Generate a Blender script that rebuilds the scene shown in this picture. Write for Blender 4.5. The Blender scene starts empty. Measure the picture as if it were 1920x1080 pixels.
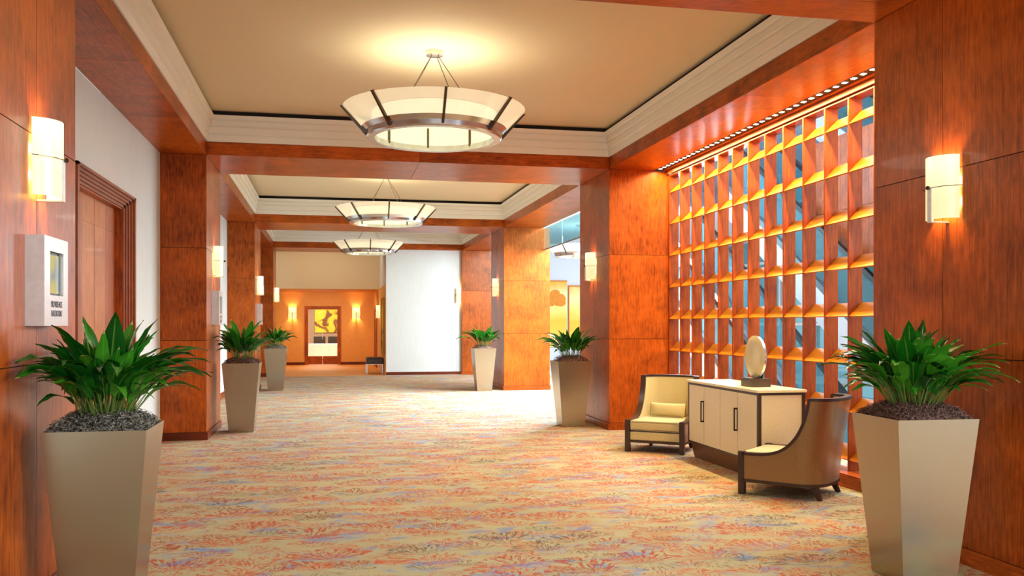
import bpy, bmesh, math, random
from mathutils import Vector, Matrix
random.seed(7)
S = bpy.context.scene
COL = S.collection
PI = math.pi

# ------------------------------------------------------------------ camera, world, exposure
F = 1684.0; YAW = math.atan(344/1684.0); CZ = 1.5
cam_d = bpy.data.cameras.new('camera'); cam = bpy.data.objects.new('camera', cam_d); COL.objects.link(cam)
cam_d.sensor_width = 36; cam_d.lens = 36*F/1920; cam_d.clip_end = 200; cam_d.clip_start = 0.05
cam.location = (0, 0, CZ); cam.rotation_euler = (PI/2, 0, -YAW)
cam_d.shift_y = (608-540)/1920
S.camera = cam
S.view_settings.view_transform = 'Standard'; S.view_settings.look = 'None'
S.view_settings.gamma = 1; S.view_settings.use_curve_mapping = False
S.view_settings.exposure = 0.0
w = bpy.data.worlds.new('world'); S.world = w; w.use_nodes = True
w.node_tree.nodes['Background'].inputs[0].default_value = (0.78, 0.90, 1.0, 1)
w.node_tree.nodes['Background'].inputs[1].default_value = 1.3

def area(name, loc, size, power, col, direction, size_y=None, spread=PI):
    d = bpy.data.lights.new(name, 'AREA'); d.shape = 'RECTANGLE'; d.size = size; d.size_y = size_y or size
    d.energy = power; d.color = col; d.spread = spread
    o = bpy.data.objects.new(name, d); COL.objects.link(o); o.location = loc
    o.rotation_euler = Vector(direction).to_track_quat('-Z', 'Y').to_euler(); return o
COOL = (0.80, 0.91, 1.0); WARM = (1.0, 0.72, 0.38)
area('added_daylight', (7.0, 17.8, 3.9), 5.4, 3300, (0.70, 0.86, 1.0), (-1, 0.0, -0.42), 2.2)  # unseen area light added as daylight for the open bay, no skylight modelled
area('added_daylight', (8.6, 23.6, 3.4), 4.0, 420, COOL, (-1, -0.25, -0.4), 1.5)  # second added daylight source, out of view, for the third bay
area('lobby_fill', (8.8, 26.6, 4.2), 3.0, 260, (0.95, 0.97, 1.0), (0, 0.5, -1), 2.0)  # added out of sight to brighten the painting wall
area('added_daylight', (7.0, 9.6, 5.2), 6.0, 800, COOL, (-1, 0.0, -0.75), 2.0)  # daylight added behind the wooden grid, no skylight above it
area('added_daylight', (7.0, 1.0, 3.6), 5.4, 750, COOL, (-1, 0.0, -0.35), 2.2)  # unseen daylight source added beside the camera bay
area('rear_fill', (1.2, -5.0, 2.6), 5.0, 170, (0.86, 0.94, 1.0), (0, 1, -0.12), 3.4)  # added fill from behind the camera, no window modelled there

# ------------------------------------------------------------------ material helpers
def lin(c):
    return tuple(((x/255)/12.92 if x/255 <= 0.04045 else ((x/255+0.055)/1.055)**2.4) for x in c) + (1,)
class NT:
    def __init__(s, name):
        s.m = bpy.data.materials.new(name); s.m.use_nodes = True; s.t = s.m.node_tree
        s.b = s.t.nodes['Principled BSDF']; s.out = s.t.nodes['Material Output']
    def n(s, typ, **kw):
        nd = s.t.nodes.new(typ)
        for k, v in kw.items():
            if k.startswith('i_'):
                key = k[2:]; key = int(key) if key.isdigit() else key.replace('_', ' ')
                nd.inputs[key].default_value = v
            else: setattr(nd, k, v)
        return nd
    def l(s, a, b): s.t.links.new(a, b)
    def math(s, op, a, b=None, clamp=False):
        nd = s.t.nodes.new('ShaderNodeMath'); nd.operation = op; nd.use_clamp = clamp
        for i, x in enumerate((a, b)):
            if x is None: continue
            if isinstance(x, (int, float)): nd.inputs[i].default_value = x
            else: s.l(x, nd.inputs[i])
        return nd.outputs[0]
    def ramp(s, fac, stops):
        r = s.t.nodes.new('ShaderNodeValToRGB'); e = r.color_ramp.elements
        while len(e) < len(stops): e.new(0.5)
        for el, (p, c) in zip(e, stops): el.position = p; el.color = c if len(c) == 4 else tuple(c)+(1,)
        s.l(fac, r.inputs[0]); return r.outputs[0]
    def mix(s, fac, a, b, mode='MIX'):
        m = s.t.nodes.new('ShaderNodeMix'); m.data_type = 'RGBA'; m.blend_type = mode
        for i, x in ((0, fac), (6, a), (7, b)):
            if isinstance(x, (int, float, tuple)): m.inputs[i].default_value = x
            else: s.l(x, m.inputs[i])
        return m.outputs[2]
    def bump(s, h, strength=0.2, dist=0.002):
        b = s.n('ShaderNodeBump', i_Strength=strength, i_Distance=dist); s.l(h, b.inputs['Height']); s.l(b.outputs[0], s.b.inputs['Normal'])
def plain(name, rgb, rough=0.5, metal=0, **kw):
    N = NT(name); N.b.inputs['Base Color'].default_value = lin(rgb); N.b.inputs['Roughness'].default_value = rough
    N.b.inputs['Metallic'].default_value = metal
    tc = N.n('ShaderNodeTexCoord'); nz = N.n('ShaderNodeTexNoise', i_Scale=kw.pop('ns', 30.0), i_Detail=4.0); N.l(tc.outputs['Object'], nz.inputs['Vector'])
    v = kw.pop('var', 0.06); c = lin(rgb)
    col = N.ramp(nz.outputs[0], [(0.3, tuple(x*(1-v) for x in c[:3])), (0.7, tuple(min(1, x*(1+v)) for x in c[:3]))])
    N.l(col, N.b.inputs['Base Color'])
    for k, val in kw.items(): N.b.inputs[k.replace('_', ' ')].default_value = val
    return N.m
def emis(name, rgb, strength):
    N = NT(name); N.b.inputs['Base Color'].default_value = lin(rgb); N.b.inputs['Emission Color'].default_value = lin(rgb)
    N.b.inputs['Emission Strength'].default_value = strength; return N.m
def wood(name, axis, dark=(92, 31, 7), light=(196, 92, 22), rough=0.33, fig=1.0):
    N = NT(name); g = N.n('ShaderNodeNewGeometry'); oi = N.n('ShaderNodeObjectInfo')
    off = N.n('ShaderNodeVectorMath', operation='SCALE'); cmb = N.n('ShaderNodeCombineXYZ')
    for i in range(3): N.l(oi.outputs['Random'], cmb.inputs[i])
    N.l(cmb.outputs[0], off.inputs[0]); off.inputs[3].default_value = 13.0
    add = N.n('ShaderNodeVectorMath', operation='ADD'); N.l(g.outputs['Position'], add.inputs[0]); N.l(off.outputs[0], add.inputs[1])
    def mp(cross, along):
        s = [cross]*3; s['xyz'.index(axis)] = along
        m = N.n('ShaderNodeMapping'); m.inputs['Scale'].default_value = s; N.l(add.outputs[0], m.inputs[0]); return m.outputs[0]
    n1 = N.n('ShaderNodeTexNoise', i_Scale=1.0, i_Detail=6.0, i_Roughness=0.6); N.l(mp(95, 3.5), n1.inputs['Vector'])
    n2 = N.n('ShaderNodeTexNoise', i_Scale=1.0, i_Detail=3.0, i_Distortion=0.4); N.l(mp(26, 11), n2.inputs['Vector'])
    n3 = N.n('ShaderNodeTexNoise', i_Scale=1.0, i_Detail=2.0, i_Distortion=0.6); N.l(mp(1.6, 2.4), n3.inputs['Vector'])
    a = N.math('MULTIPLY', n1.outputs[0], 0.5); b = N.math('MULTIPLY', n2.outputs[0], 0.28*fig); c = N.math('MULTIPLY', n3.outputs[0], 0.34)
    t = N.math('ADD', N.math('ADD', a, b), c)
    r = N.math('MULTIPLY', N.math('SUBTRACT', oi.outputs['Random'], 0.5), 0.07)
    t = N.math('ADD', t, r)
    d, l_ = lin(dark), lin(light); mid = tuple((x+y)/2 for x, y in zip(d, l_))
    col = N.ramp(t, [(0.38, d), (0.55, mid), (0.71, l_)])
    N.l(col, N.b.inputs['Base Color']); N.b.inputs['Roughness'].default_value = rough
    N.b.inputs['Coat Weight'].default_value = 0.03; N.b.inputs['Specular IOR Level'].default_value = 0.32; N.b.inputs['Specular Tint'].default_value = (1.0, 0.72, 0.5, 1)
    N.bump(n1.outputs[0], 0.08, 0.001); return N.m

M = {}
M['wood_z'] = wood('figured_wood_vertical', 'z'); M['wood_x'] = wood('figured_wood_cross', 'x'); M['wood_y'] = wood('figured_wood_long', 'y')
M['wood_dark'] = wood('dark_wood_trim', 'y', (70, 24, 12), (118, 48, 24))
M['lattice_wood'] = wood('lattice_wood', 'z', (122, 42, 8), (196, 86, 14), 0.42, 0.5)
M['door_wood_a'] = wood('door_wood_light', 'z', (158, 84, 40), (210, 132, 74)); M['door_wood_b'] = wood('door_wood_deep', 'z', (140, 68, 36), (192, 106, 62))
M['core'] = plain('dark_joint_core', (40, 14, 7), 0.8)  # dark core that shows between the panels
M['frame_wood'] = plain('dark_walnut_frame', (58, 36, 26), 0.35)
M['plinth'] = plain('bronze_plinth', (110, 72, 44), 0.4, 0.3)
M['crown'] = plain('painted_plaster_white', (236, 232, 220), 0.55, var=0.01)
M['ceil'] = plain('painted_ceiling', (220, 202, 168), 0.75, var=0.01)
M['gap_shade'] = plain('painted_gap_shade', (14, 12, 10), 0.8)  # black colour stands in for the shade of the unlit ceiling gap
M['sky_white'] = plain('pale_lobby_wall', (214, 222, 230), 0.7, var=0.02)
M['gold_wall'] = plain('gold_wall', (226, 160, 84), 0.6, var=0.04, ns=6.0)
M['chrome'] = plain('polished_nickel', (204, 204, 206), 0.24, 1.0)
M['rib'] = plain('dark_nickel', (96, 84, 72), 0.25, 1.0)
M['bronze'] = plain('dark_bronze', (52, 38, 30), 0.35, 0.8)
M['cream_top'] = plain('cream_stone_top', (232, 216, 172), 0.3, ns=60.0)
M['cream_leather'] = plain('cream_panel', (222, 206, 170), 0.42, ns=120.0, var=0.08)
M['dark_leather'] = plain('dark_leather', (50, 40, 34), 0.35)
M['black'] = plain('black_plastic', (16, 16, 18), 0.4)
M['teal_glass'] = plain('teal_glass', (150, 196, 202), 0.06, 0.0, Transmission_Weight=0.75, IOR=1.05)
M['white_metal'] = plain('white_painted_metal', (226, 226, 222), 0.4)
M['grey_metal'] = plain('grey_metal', (120, 124, 126), 0.4, 0.5)
M['grey_floor'] = plain('grey_stone_floor', (150, 146, 140), 0.4)
M['art_frame'] = plain('gilt_frame', (150, 100, 40), 0.4, 0.6)

def linen():
    N = NT('linen_wallcovering'); g = N.n('ShaderNodeNewGeometry')
    m = N.n('ShaderNodeMapping'); m.inputs['Scale'].default_value = (160, 160, 4); N.l(g.outputs['Position'], m.inputs[0])
    n = N.n('ShaderNodeTexNoise', i_Scale=1.0, i_Detail=4.0); N.l(m.outputs[0], n.inputs['Vector'])
    n2 = N.n('ShaderNodeTexNoise', i_Scale=0.8, i_Detail=3.0); N.l(g.outputs['Position'], n2.inputs['Vector'])
    t = N.math('ADD', N.math('MULTIPLY', n.outputs[0], 0.6), N.math('MULTIPLY', n2.outputs[0], 0.4))
    N.l(N.ramp(t, [(0.35, lin((206, 205, 196))), (0.65, lin((220, 219, 211)))]), N.b.inputs['Base Color'])
    N.b.inputs['Roughness'].default_value = 0.6; N.bump(n.outputs[0], 0.15, 0.001); return N.m
M['linen'] = linen()

def nickel():
    N = NT('brushed_nickel'); tc = N.n('ShaderNodeTexCoord')
    m = N.n('ShaderNodeMapping'); m.inputs['Scale'].default_value = (2, 2, 700); N.l(tc.outputs['Object'], m.inputs[0])
    n = N.n('ShaderNodeTexNoise', i_Scale=1.0, i_Detail=3.0); N.l(m.outputs[0], n.inputs['Vector'])
    N.l(N.ramp(n.outputs[0], [(0.3, lin((176, 166, 148))), (0.7, lin((180, 171, 153)))]), N.b.inputs['Base Color'])
    N.b.inputs['Metallic'].default_value = 1.0; N.b.inputs['Roughness'].default_value = 0.24
    return N.m
M['nickel'] = nickel()

def fabric(name, c, rough=0.45, sheen=0.3, metal=0.0):
    N = NT(name); tc = N.n('ShaderNodeTexCoord')
    m = N.n('ShaderNodeMapping'); m.inputs['Scale'].default_value = (260, 260, 60); N.l(tc.outputs['Object'], m.inputs[0])
    n = N.n('ShaderNodeTexNoise', i_Scale=1.0, i_Detail=3.0); N.l(m.outputs[0], n.inputs['Vector'])
    c = lin(c); N.l(N.ramp(n.outputs[0], [(0.3, tuple(x*0.82 for x in c[:3])), (0.7, tuple(min(1, x*1.15) for x in c[:3]))]), N.b.inputs['Base Color'])
    N.b.inputs['Roughness'].default_value = rough; N.b.inputs['Sheen Weight'].default_value = sheen; N.b.inputs['Metallic'].default_value = metal
    N.bump(n.outputs[0], 0.1, 0.001); return N.m
M['satin'] = fabric('gold_satin', (196, 178, 124)); M['bronze_satin'] = fabric('bronze_satin', (150, 118, 80), 0.3, 0.1, 0.55)

def carpet():
    N = NT('patterned_carpet'); g = N.n('ShaderNodeNewGeometry'); P = g.outputs['Position']
    def mp(sx, sy, ox=0.0, rot=0.0):
        m = N.n('ShaderNodeMapping'); m.inputs['Scale'].default_value = (sx, sy, 0); m.inputs['Location'].default_value = (ox, ox*0.7, 0); m.inputs['Rotation'].default_value = (0, 0, rot)
        N.l(P, m.inputs[0]); return m.outputs[0]
    fine = N.n('ShaderNodeTexNoise', i_Scale=1.0, i_Detail=3.0); N.l(mp(230, 230), fine.inputs['Vector'])
    broad = N.n('ShaderNodeTexNoise', i_Scale=1.0, i_Detail=3.0); N.l(mp(1.1, 2.2, 4.0), broad.inputs['Vector'])
    base = N.mix(broad.outputs[0], lin((198, 184, 138)), lin((156, 152, 124)))
    base = N.mix(N.math('MULTIPLY', N.math('GREATER_THAN', fine.outputs[0], 0.52), 0.42), base, lin((134, 122, 98)))
    # soft streaks: blue, gold and grey washes
    def wash(base, sx, sy, off, lo, hi, col, k):
        n = N.n('ShaderNodeTexNoise', i_Scale=1.0, i_Detail=6.0, i_Roughness=0.7, i_Distortion=0.6); N.l(mp(sx, sy, off, 0.12), n.inputs['Vector'])
        f = N.math('MULTIPLY', N.ramp(n.outputs[0], [(lo, (0, 0, 0)), (hi, (1, 1, 1))]), k); return N.mix(f, base, lin(col))
    base = wash(base, 2.4, 4.6, 3.0, 0.54, 0.64, (100, 134, 184), 0.8)
    base = wash(base, 2.0, 4.5, 11.0, 0.54, 0.66, (178, 142, 84), 0.45)
    base = wash(base, 3.0, 6.0, 23.0, 0.55, 0.64, (184, 112, 66), 0.4)
    # fans of thin strokes: polar coordinates about the centres of voronoi cells
    def fans(base, scale, ox, rot, colA, colB, colC, thr, rmax, spread, k):
        vec = mp(scale, scale*1.0, ox, rot)
        v = N.n('ShaderNodeTexVoronoi', i_Scale=1.0, i_Randomness=0.9); v.voronoi_dimensions = '2D'; N.l(vec, v.inputs['Vector'])
        d = N.n('ShaderNodeVectorMath', operation='SUBTRACT'); N.l(vec, d.inputs[0]); N.l(v.outputs['Position'], d.inputs[1])
        sp = N.n('ShaderNodeSeparateXYZ'); N.l(d.outputs[0], sp.inputs[0])
        cs = N.n('ShaderNodeSeparateColor'); N.l(v.outputs['Color'], cs.inputs[0])
        yy = N.math('ADD', sp.outputs[1], 0.22)
        ang = N.math('ARCTAN2', sp.outputs[0], yy); r = N.math('SQRT', N.math('ADD', N.math('POWER', sp.outputs[0], 2.0), N.math('POWER', yy, 2.0)))
        cb = N.n('ShaderNodeCombineXYZ'); N.l(N.math('MULTIPLY', ang, 10.0), cb.inputs[0]); N.l(N.math('MULTIPLY', r, 4.6), cb.inputs[1]); N.l(N.math('MULTIPLY', cs.outputs[0], 50.0), cb.inputs[2])
        s = N.n('ShaderNodeTexNoise', i_Scale=1.0, i_Detail=4.0, i_Roughness=0.75); N.l(cb.outputs[0], s.inputs['Vector'])
        st = N.math('GREATER_THAN', s.outputs[0], thr)
        win = N.math('MULTIPLY', N.math('LESS_THAN', N.math('ABSOLUTE', ang), spread), N.math('LESS_THAN', r, N.math('ADD', rmax*0.6, N.math('MULTIPLY', cs.outputs[1], rmax*0.6))))
        f = N.math('MULTIPLY', N.math('MULTIPLY', st, win), k)
        f = N.math('MULTIPLY', f, N.math('GREATER_THAN', fine.outputs[0], 0.40))
        c = N.ramp(cs.outputs[2], [(0.0, lin(colA)), (0.55, lin(colA)), (0.62, lin(colB)), (0.82, lin(colB)), (0.86, lin(colC)), (1.0, lin(colC))])
        return N.mix(f, base, c)
    base = fans(base, 3.4, 1.3, 0.2, (178, 68, 34), (190, 92, 50), (96, 82, 72), 0.53, 0.72, 1.25, 0.9)
    base = fans(base, 2.1, 5.7, -0.15, (168, 58, 28), (182, 82, 40), (96, 78, 60), 0.53, 0.85, 1.3, 0.95)
    base = fans(base, 2.8, 9.1, 3.0, (184, 78, 40), (112, 82, 60), (116, 134, 182), 0.55, 0.7, 1.2, 0.85)
    N.l(base, N.b.inputs['Base Color']); N.b.inputs['Roughness'].default_value = 0.9
    N.b.inputs['Specular IOR Level'].default_value = 0.2; N.bump(fine.outputs[0], 0.4, 0.003); return N.m
M['carpet'] = carpet()

def glass_shade():
    N = NT('frosted_lamp_glass'); t = N.t; t.nodes.remove(N.b)
    tr = N.n('ShaderNodeBsdfTranslucent'); tr.inputs[0].default_value = (1, 0.97, 0.9, 1)
    tp = N.n('ShaderNodeBsdfTransparent'); gl = N.n('ShaderNodeBsdfGlossy', i_Roughness=0.12); df = N.n('ShaderNodeBsdfDiffuse'); df.inputs[0].default_value = (0.95, 0.93, 0.86, 1)
    m1 = N.n('ShaderNodeMixShader', i_0=0.35); N.l(tr.outputs[0], m1.inputs[1]); N.l(df.outputs[0], m1.inputs[2])
    m2 = N.n('ShaderNodeMixShader', i_0=0.6); N.l(m1.outputs[0], m2.inputs[1]); N.l(tp.outputs[0], m2.inputs[2])
    m3 = N.n('ShaderNodeMixShader', i_0=0.06); N.l(m2.outputs[0], m3.inputs[1]); N.l(gl.outputs[0], m3.inputs[2])
    em = N.n('ShaderNodeEmission', i_Strength=0.13); em.inputs[0].default_value = lin((255, 248, 214))
    ad = N.n('ShaderNodeAddShader'); N.l(m3.outputs[0], ad.inputs[0]); N.l(em.outputs[0], ad.inputs[1])
    N.l(ad.outputs[0], N.out.inputs[0]); return N.m
M['shade'] = glass_shade()
def drum_mat():
    N = NT('fluted_lamp_drum'); tc = N.n('ShaderNodeTexCoord'); sp = N.n('ShaderNodeSeparateXYZ'); N.l(tc.outputs['Object'], sp.inputs[0])
    a = N.math('ARCTAN2', sp.outputs[0], sp.outputs[1]); s = N.math('SINE', N.math('MULTIPLY', a, 120.0))
    e = N.math('ADD', 0.55, N.math('MULTIPLY', s, 0.12)); N.l(e, N.b.inputs['Emission Strength'])
    N.b.inputs['Emission Color'].default_value = lin((255, 250, 218)); N.b.inputs['Base Color'].default_value = lin((240, 236, 214)); return N.m
M['drum'] = drum_mat()
M['sconce_glass'] = emis('sconce_glass', (255, 242, 188), 1.0)
def sconce_mat():
    N = NT('opal_sconce_glass'); tc = N.n('ShaderNodeTexCoord'); sp = N.n('ShaderNodeSeparateXYZ'); N.l(tc.outputs['Object'], sp.inputs[0])
    h = N.math('ABSOLUTE', N.math('ADD', sp.outputs[2], -0.17)); col = N.ramp(N.math('MULTIPLY', h, 4.0), [(0.0, (1.15, 1.08, 0.72)), (0.45, (0.98, 0.88, 0.52)), (1.0, (0.86, 0.72, 0.36))])
    N.l(col, N.b.inputs['Emission Color']); N.b.inputs['Emission Strength'].default_value = 0.9; N.b.inputs['Base Color'].default_value = (0.6, 0.55, 0.4, 1)
    N.b.inputs['Roughness'].default_value = 0.2; return N.m
M['sconce_glass'] = sconce_mat()
M['led'] = emis('led_lens', (255, 246, 220), 9.0)
M['led_bed'] = plain('led_channel', (236, 190, 110), 0.5)

def leaf_mat():
    N = NT('glossy_leaf'); oi = N.n('ShaderNodeObjectInfo'); tc = N.n('ShaderNodeTexCoord')
    sp = N.n('ShaderNodeSeparateXYZ'); N.l(tc.outputs['UV'], sp.inputs[0])
    m = N.n('ShaderNodeMapping'); m.inputs['Scale'].default_value = (40, 3, 1); N.l(tc.outputs['UV'], m.inputs[0])
    nz = N.n('ShaderNodeTexNoise', i_Scale=1.0, i_Detail=3.0); N.l(m.outputs[0], nz.inputs['Vector'])
    t = N.math('ADD', N.math('MULTIPLY', oi.outputs['Random'], 0.6), N.math('MULTIPLY', nz.outputs[0], 0.4))
    c = N.ramp(t, [(0.15, lin((12, 56, 18))), (0.5, lin((28, 108, 22))), (0.85, lin((76, 156, 36)))])
    rib = N.math('LESS_THAN', N.math('ABSOLUTE', N.math('SUBTRACT', sp.outputs[0], 0.5)), 0.04)
    c = N.mix(N.math('MULTIPLY', rib, 0.6), c, lin((110, 160, 60)))
    tip = N.math('MULTIPLY', N.math('GREATER_THAN', sp.outputs[1], 0.93), N.math('GREATER_THAN', oi.outputs['Random'], 0.6))
    c = N.mix(N.math('MULTIPLY', tip, 0.8), c, lin((196, 168, 110)))
    N.l(c, N.b.inputs['Base Color']); N.b.inputs['Roughness'].default_value = 0.26; N.b.inputs['Specular IOR Level'].default_value = 0.6
    N.b.inputs['Transmission Weight'].default_value = 0.0
    tl = N.n('ShaderNodeBsdfTranslucent'); N.l(c, tl.inputs[0]); ms = N.n('ShaderNodeMixShader', i_0=0.2)
    N.l(N.b.outputs[0], ms.inputs[1]); N.l(tl.outputs[0], ms.inputs[2]); N.l(ms.outputs[0], N.out.inputs[0]); return N.m
M['leaf'] = leaf_mat(); M['stem'] = plain('leaf_stalk', (104, 128, 52), 0.45)
def moss_mat(name, a, b):
    N = NT(name); g = N.n('ShaderNodeNewGeometry'); nz = N.n('ShaderNodeTexNoise', i_Scale=60.0, i_Detail=2.0); N.l(g.outputs['Position'], nz.inputs['Vector'])
    N.l(N.ramp(nz.outputs[0], [(0.44, lin(a)), (0.64, lin(b))]), N.b.inputs['Base Color']); N.b.inputs['Roughness'].default_value = 0.8; return N.m
M['moss_grey'] = moss_mat('grey_moss', (34, 28, 22), (176, 166, 150)); M['moss_brown'] = moss_mat('brown_moss', (66, 40, 34), (150, 108, 88))

# ------------------------------------------------------------------ mesh helpers
class MB:
    def __init__(s): s.v = []; s.f = []; s.uv = None
    def box(s, x0, x1, y0, y1, z0, z1):
        b = len(s.v)
        s.v += [(x0,y0,z0),(x1,y0,z0),(x1,y1,z0),(x0,y1,z0),(x0,y0,z1),(x1,y0,z1),(x1,y1,z1),(x0,y1,z1)]
        s.f += [tuple(b+i for i in q) for q in ((0,3,2,1),(4,5,6,7),(0,1,5,4),(1,2,6,5),(2,3,7,6),(3,0,4,7))]; return s
    def poly(s, pts):
        b = len(s.v); s.v += [tuple(p) for p in pts]; s.f.append(tuple(range(b, b+len(pts)))); return s
    def grid(s, rows, close_u=False, close_v=False):
        b = len(s.v); n = len(rows[0])
        for r in rows: s.v += [tuple(p) for p in r]
        R = len(rows)
        for i in range(R if close_u else R-1):
            for j in range(n if close_v else n-1):
                i2, j2 = (i+1) % R, (j+1) % n
                s.f.append((b+i*n+j, b+i*n+j2, b+i2*n+j2, b+i2*n+j))
        return s
    def prism(s, base, top):      # two loops of equal length
        b = len(s.v); n = len(base); s.v += [tuple(p) for p in base] + [tuple(p) for p in top]
        for i in range(n): s.f.append((b+i, b+(i+1) % n, b+n+(i+1) % n, b+n+i))
        s.f.append(tuple(b+i for i in reversed(range(n)))); s.f.append(tuple(b+n+i for i in range(n))); return s
    def tube(s, pts, r, k=6, cap=True):
        pts = [Vector(p) for p in pts]; rows = []
        rr = r if isinstance(r, (list, tuple)) else [r]*len(pts)
        for i, p in enumerate(pts):
            t = (pts[min(i+1, len(pts)-1)] - pts[max(i-1, 0)]).normalized()
            up = Vector((0, 0, 1)) if abs(t.z) < 0.9 else Vector((1, 0, 0))
            a = t.cross(up).normalized(); c = t.cross(a)
            rows.append([p + rr[i]*(math.cos(2*PI*j/k)*a + math.sin(2*PI*j/k)*c) for j in range(k)])
        b = len(s.v); s.grid(rows, close_v=True)
        if cap: s.f.append(tuple(b+j for j in reversed(range(k)))); s.f.append(tuple(b+(len(rows)-1)*k+j for j in range(k)))
        return s
    def lathe(s, prof, k=48, closed=False, a0=0.0, a1=2*PI):
        full = abs(a1-a0-2*PI) < 1e-6; n = k if full else k+1; rows = []
        for i in range(n):
            a = a0+(a1-a0)*i/k; rows.append([(r*math.sin(a), -r*math.cos(a), z) for r, z in prof])
        return s.grid(rows, close_u=full, close_v=closed)
    def build(s, name, mat, parent=None, smooth=False, bevel=0.0, **props):
        me = bpy.data.meshes.new(name); me.from_pydata(s.v, [], s.f)
        bm = bmesh.new(); bm.from_mesh(me)
        bmesh.ops.recalc_face_normals(bm, faces=bm.faces)
        if bevel: bmesh.ops.bevel(bm, geom=[e for e in bm.edges if len(e.link_faces) == 2 and e.calc_face_angle(0) > 0.5], offset=bevel, segments=2, affect='EDGES', profile=0.7)
        bm.to_mesh(me); bm.free()
        if smooth:
            for p in me.polygons: p.use_smooth = True
            me.set_sharp_from_angle(angle=0.7)
        me.materials.append(mat)
        o = bpy.data.objects.new(name, me); COL.objects.link(o)
        if parent: o.parent = parent
        for k_, v_ in props.items(): o[k_] = v_
        return o
def thing(name, label, cat, loc=(0, 0, 0), rz=0.0, group=None, kind=None):
    o = bpy.data.objects.new(name, None); COL.objects.link(o); o.location = loc; o.rotation_euler = (0, 0, rz); o.empty_display_size = 0.1
    o['label'] = label; o['category'] = cat
    if group: o['group'] = group
    if kind: o['kind'] = kind
    return o
def dup(root, loc, rz=None, label=None):
    r = root.copy(); COL.objects.link(r); r.location = loc
    if rz is not None: r.rotation_euler = (0, 0, rz)
    if label: r['label'] = label
    for ch in list(root.children):
        c = ch.copy(); COL.objects.link(c); c.parent = r
        for g in list(ch.children): d = g.copy(); COL.objects.link(d); d.parent = c
    return r
def struct(mb, name, mat, label, cat, **kw):
    return mb.build(name, mat, None, kind='structure', label=label, category=cat, **kw)
def lamp(parent, loc, power, col, size=0.05):
    d = bpy.data.lights.new('bulb', 'POINT'); d.energy = power; d.color = col; d.shadow_soft_size = size
    o = bpy.data.objects.new('bulb', d); COL.objects.link(o); o.parent = parent; o.location = loc; return o

# ------------------------------------------------------------------ layout
XL, XR = -1.55, 3.90          # inner faces of the columns
WL = -2.12                    # left wall
SOF, CRN0, CRN1, CEIL = 3.70, 3.87, 4.20, 4.26
COLS = [(4.40, 5.89), (12.20, 13.72), (20.00, 21.63), (26.50, 28.00)]
BAYS = [(-1.90, 4.40), (5.89, 12.20), (13.72, 20.00), (21.63, 26.50)]

# floors
struct(MB().box(-2.3, 6.4, -6, 26.6, -0.1, 0), 'floor', M['carpet'], 'patterned beige carpet with rust red fans and blue patches', 'carpet')
struct(MB().box(-2.3, 1.66, 26.6, 34.1, -0.1, -0.001), 'floor', plain('golden_floor', (206, 140, 66), 0.5, ns=4.0, var=0.15), 'golden floor in front of the far orange wall', 'floor')
struct(MB().box(6.4, 16, 20.6, 34, -0.1, 0), 'floor', plain('pale_floor', (226, 228, 232), 0.3), 'pale floor of the bright side lobby', 'floor')
struct(MB().box(6.4, 16, -2, 20.6, -4.6, -4.5), 'floor', M['grey_floor'], 'lower lobby floor behind the wooden grid', 'floor')
# left wall
struct(MB().box(WL-0.2, WL, -6, 8.29, 0, SOF).box(WL-0.2, WL, 8.29, 9.99, 2.71, SOF).box(WL-0.2, WL, 9.99, 34.2, 0, 4.4), 'wall_left', M['linen'], 'pale linen covered wall behind the left columns', 'wall')
struct(MB().box(WL, WL+0.02, 10.3, 12.2, 0, 0.12).box(WL, WL+0.02, 13.72, 20.0, 0, 0.12).box(WL, WL+0.02, 21.63, 26.5, 0, 0.12), 'baseboard_left', M['wood_y'], 'wooden baseboard along the pale left wall', 'baseboard')

def panels(parent, axis, pos, sgn, a_edges, z_edges, mat, t=0.012, gap=0.0028):
    """axis x: plates on the plane X=pos facing sgn, a = Y; axis y: plane Y=pos, a = X; axis z: plane Z=pos, a = X, z_edges = Y"""
    for i in range(len(a_edges)-1):
        for j in range(len(z_edges)-1):
            a0, a1 = a_edges[i]+gap, a_edges[i+1]-gap; b0, b1 = z_edges[j]+gap, z_edges[j+1]-gap
            p0, p1 = sorted((pos, pos-sgn*t)); m = MB()
            if axis == 'x': m.box(p0, p1, a0, a1, b0, b1)
            elif axis == 'y': m.box(a0, a1, p0, p1, b0, b1)
            else: m.box(a0, a1, b0, b1, p0, p1)
            m.build('panel', mat, parent)
ZJ = [0.1, 1.29, 2.49, SOF]
side_names = {0: 'nearest', 1: 'second', 2: 'third', 3: 'farthest'}
col_lab = {(0,'L'): 'wood panelled column at left edge carrying the Providence Ballroom sign', (1,'L'): 'wood panelled column on the left behind the large near planter', (2,'L'): 'wood panelled column on the left between two farther planters', (3,'L'): 'narrow-looking wood column on the left just before the orange wall',
           (0,'R'): 'wood panelled column at right edge behind the big silver planter', (1,'R'): 'wood panelled column on the right at the far end of the wooden grid', (2,'R'): 'broad light-striped wood column on the right beyond the open bay', (3,'R'): 'farthest right wood column beside the tall white wall'}
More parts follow.
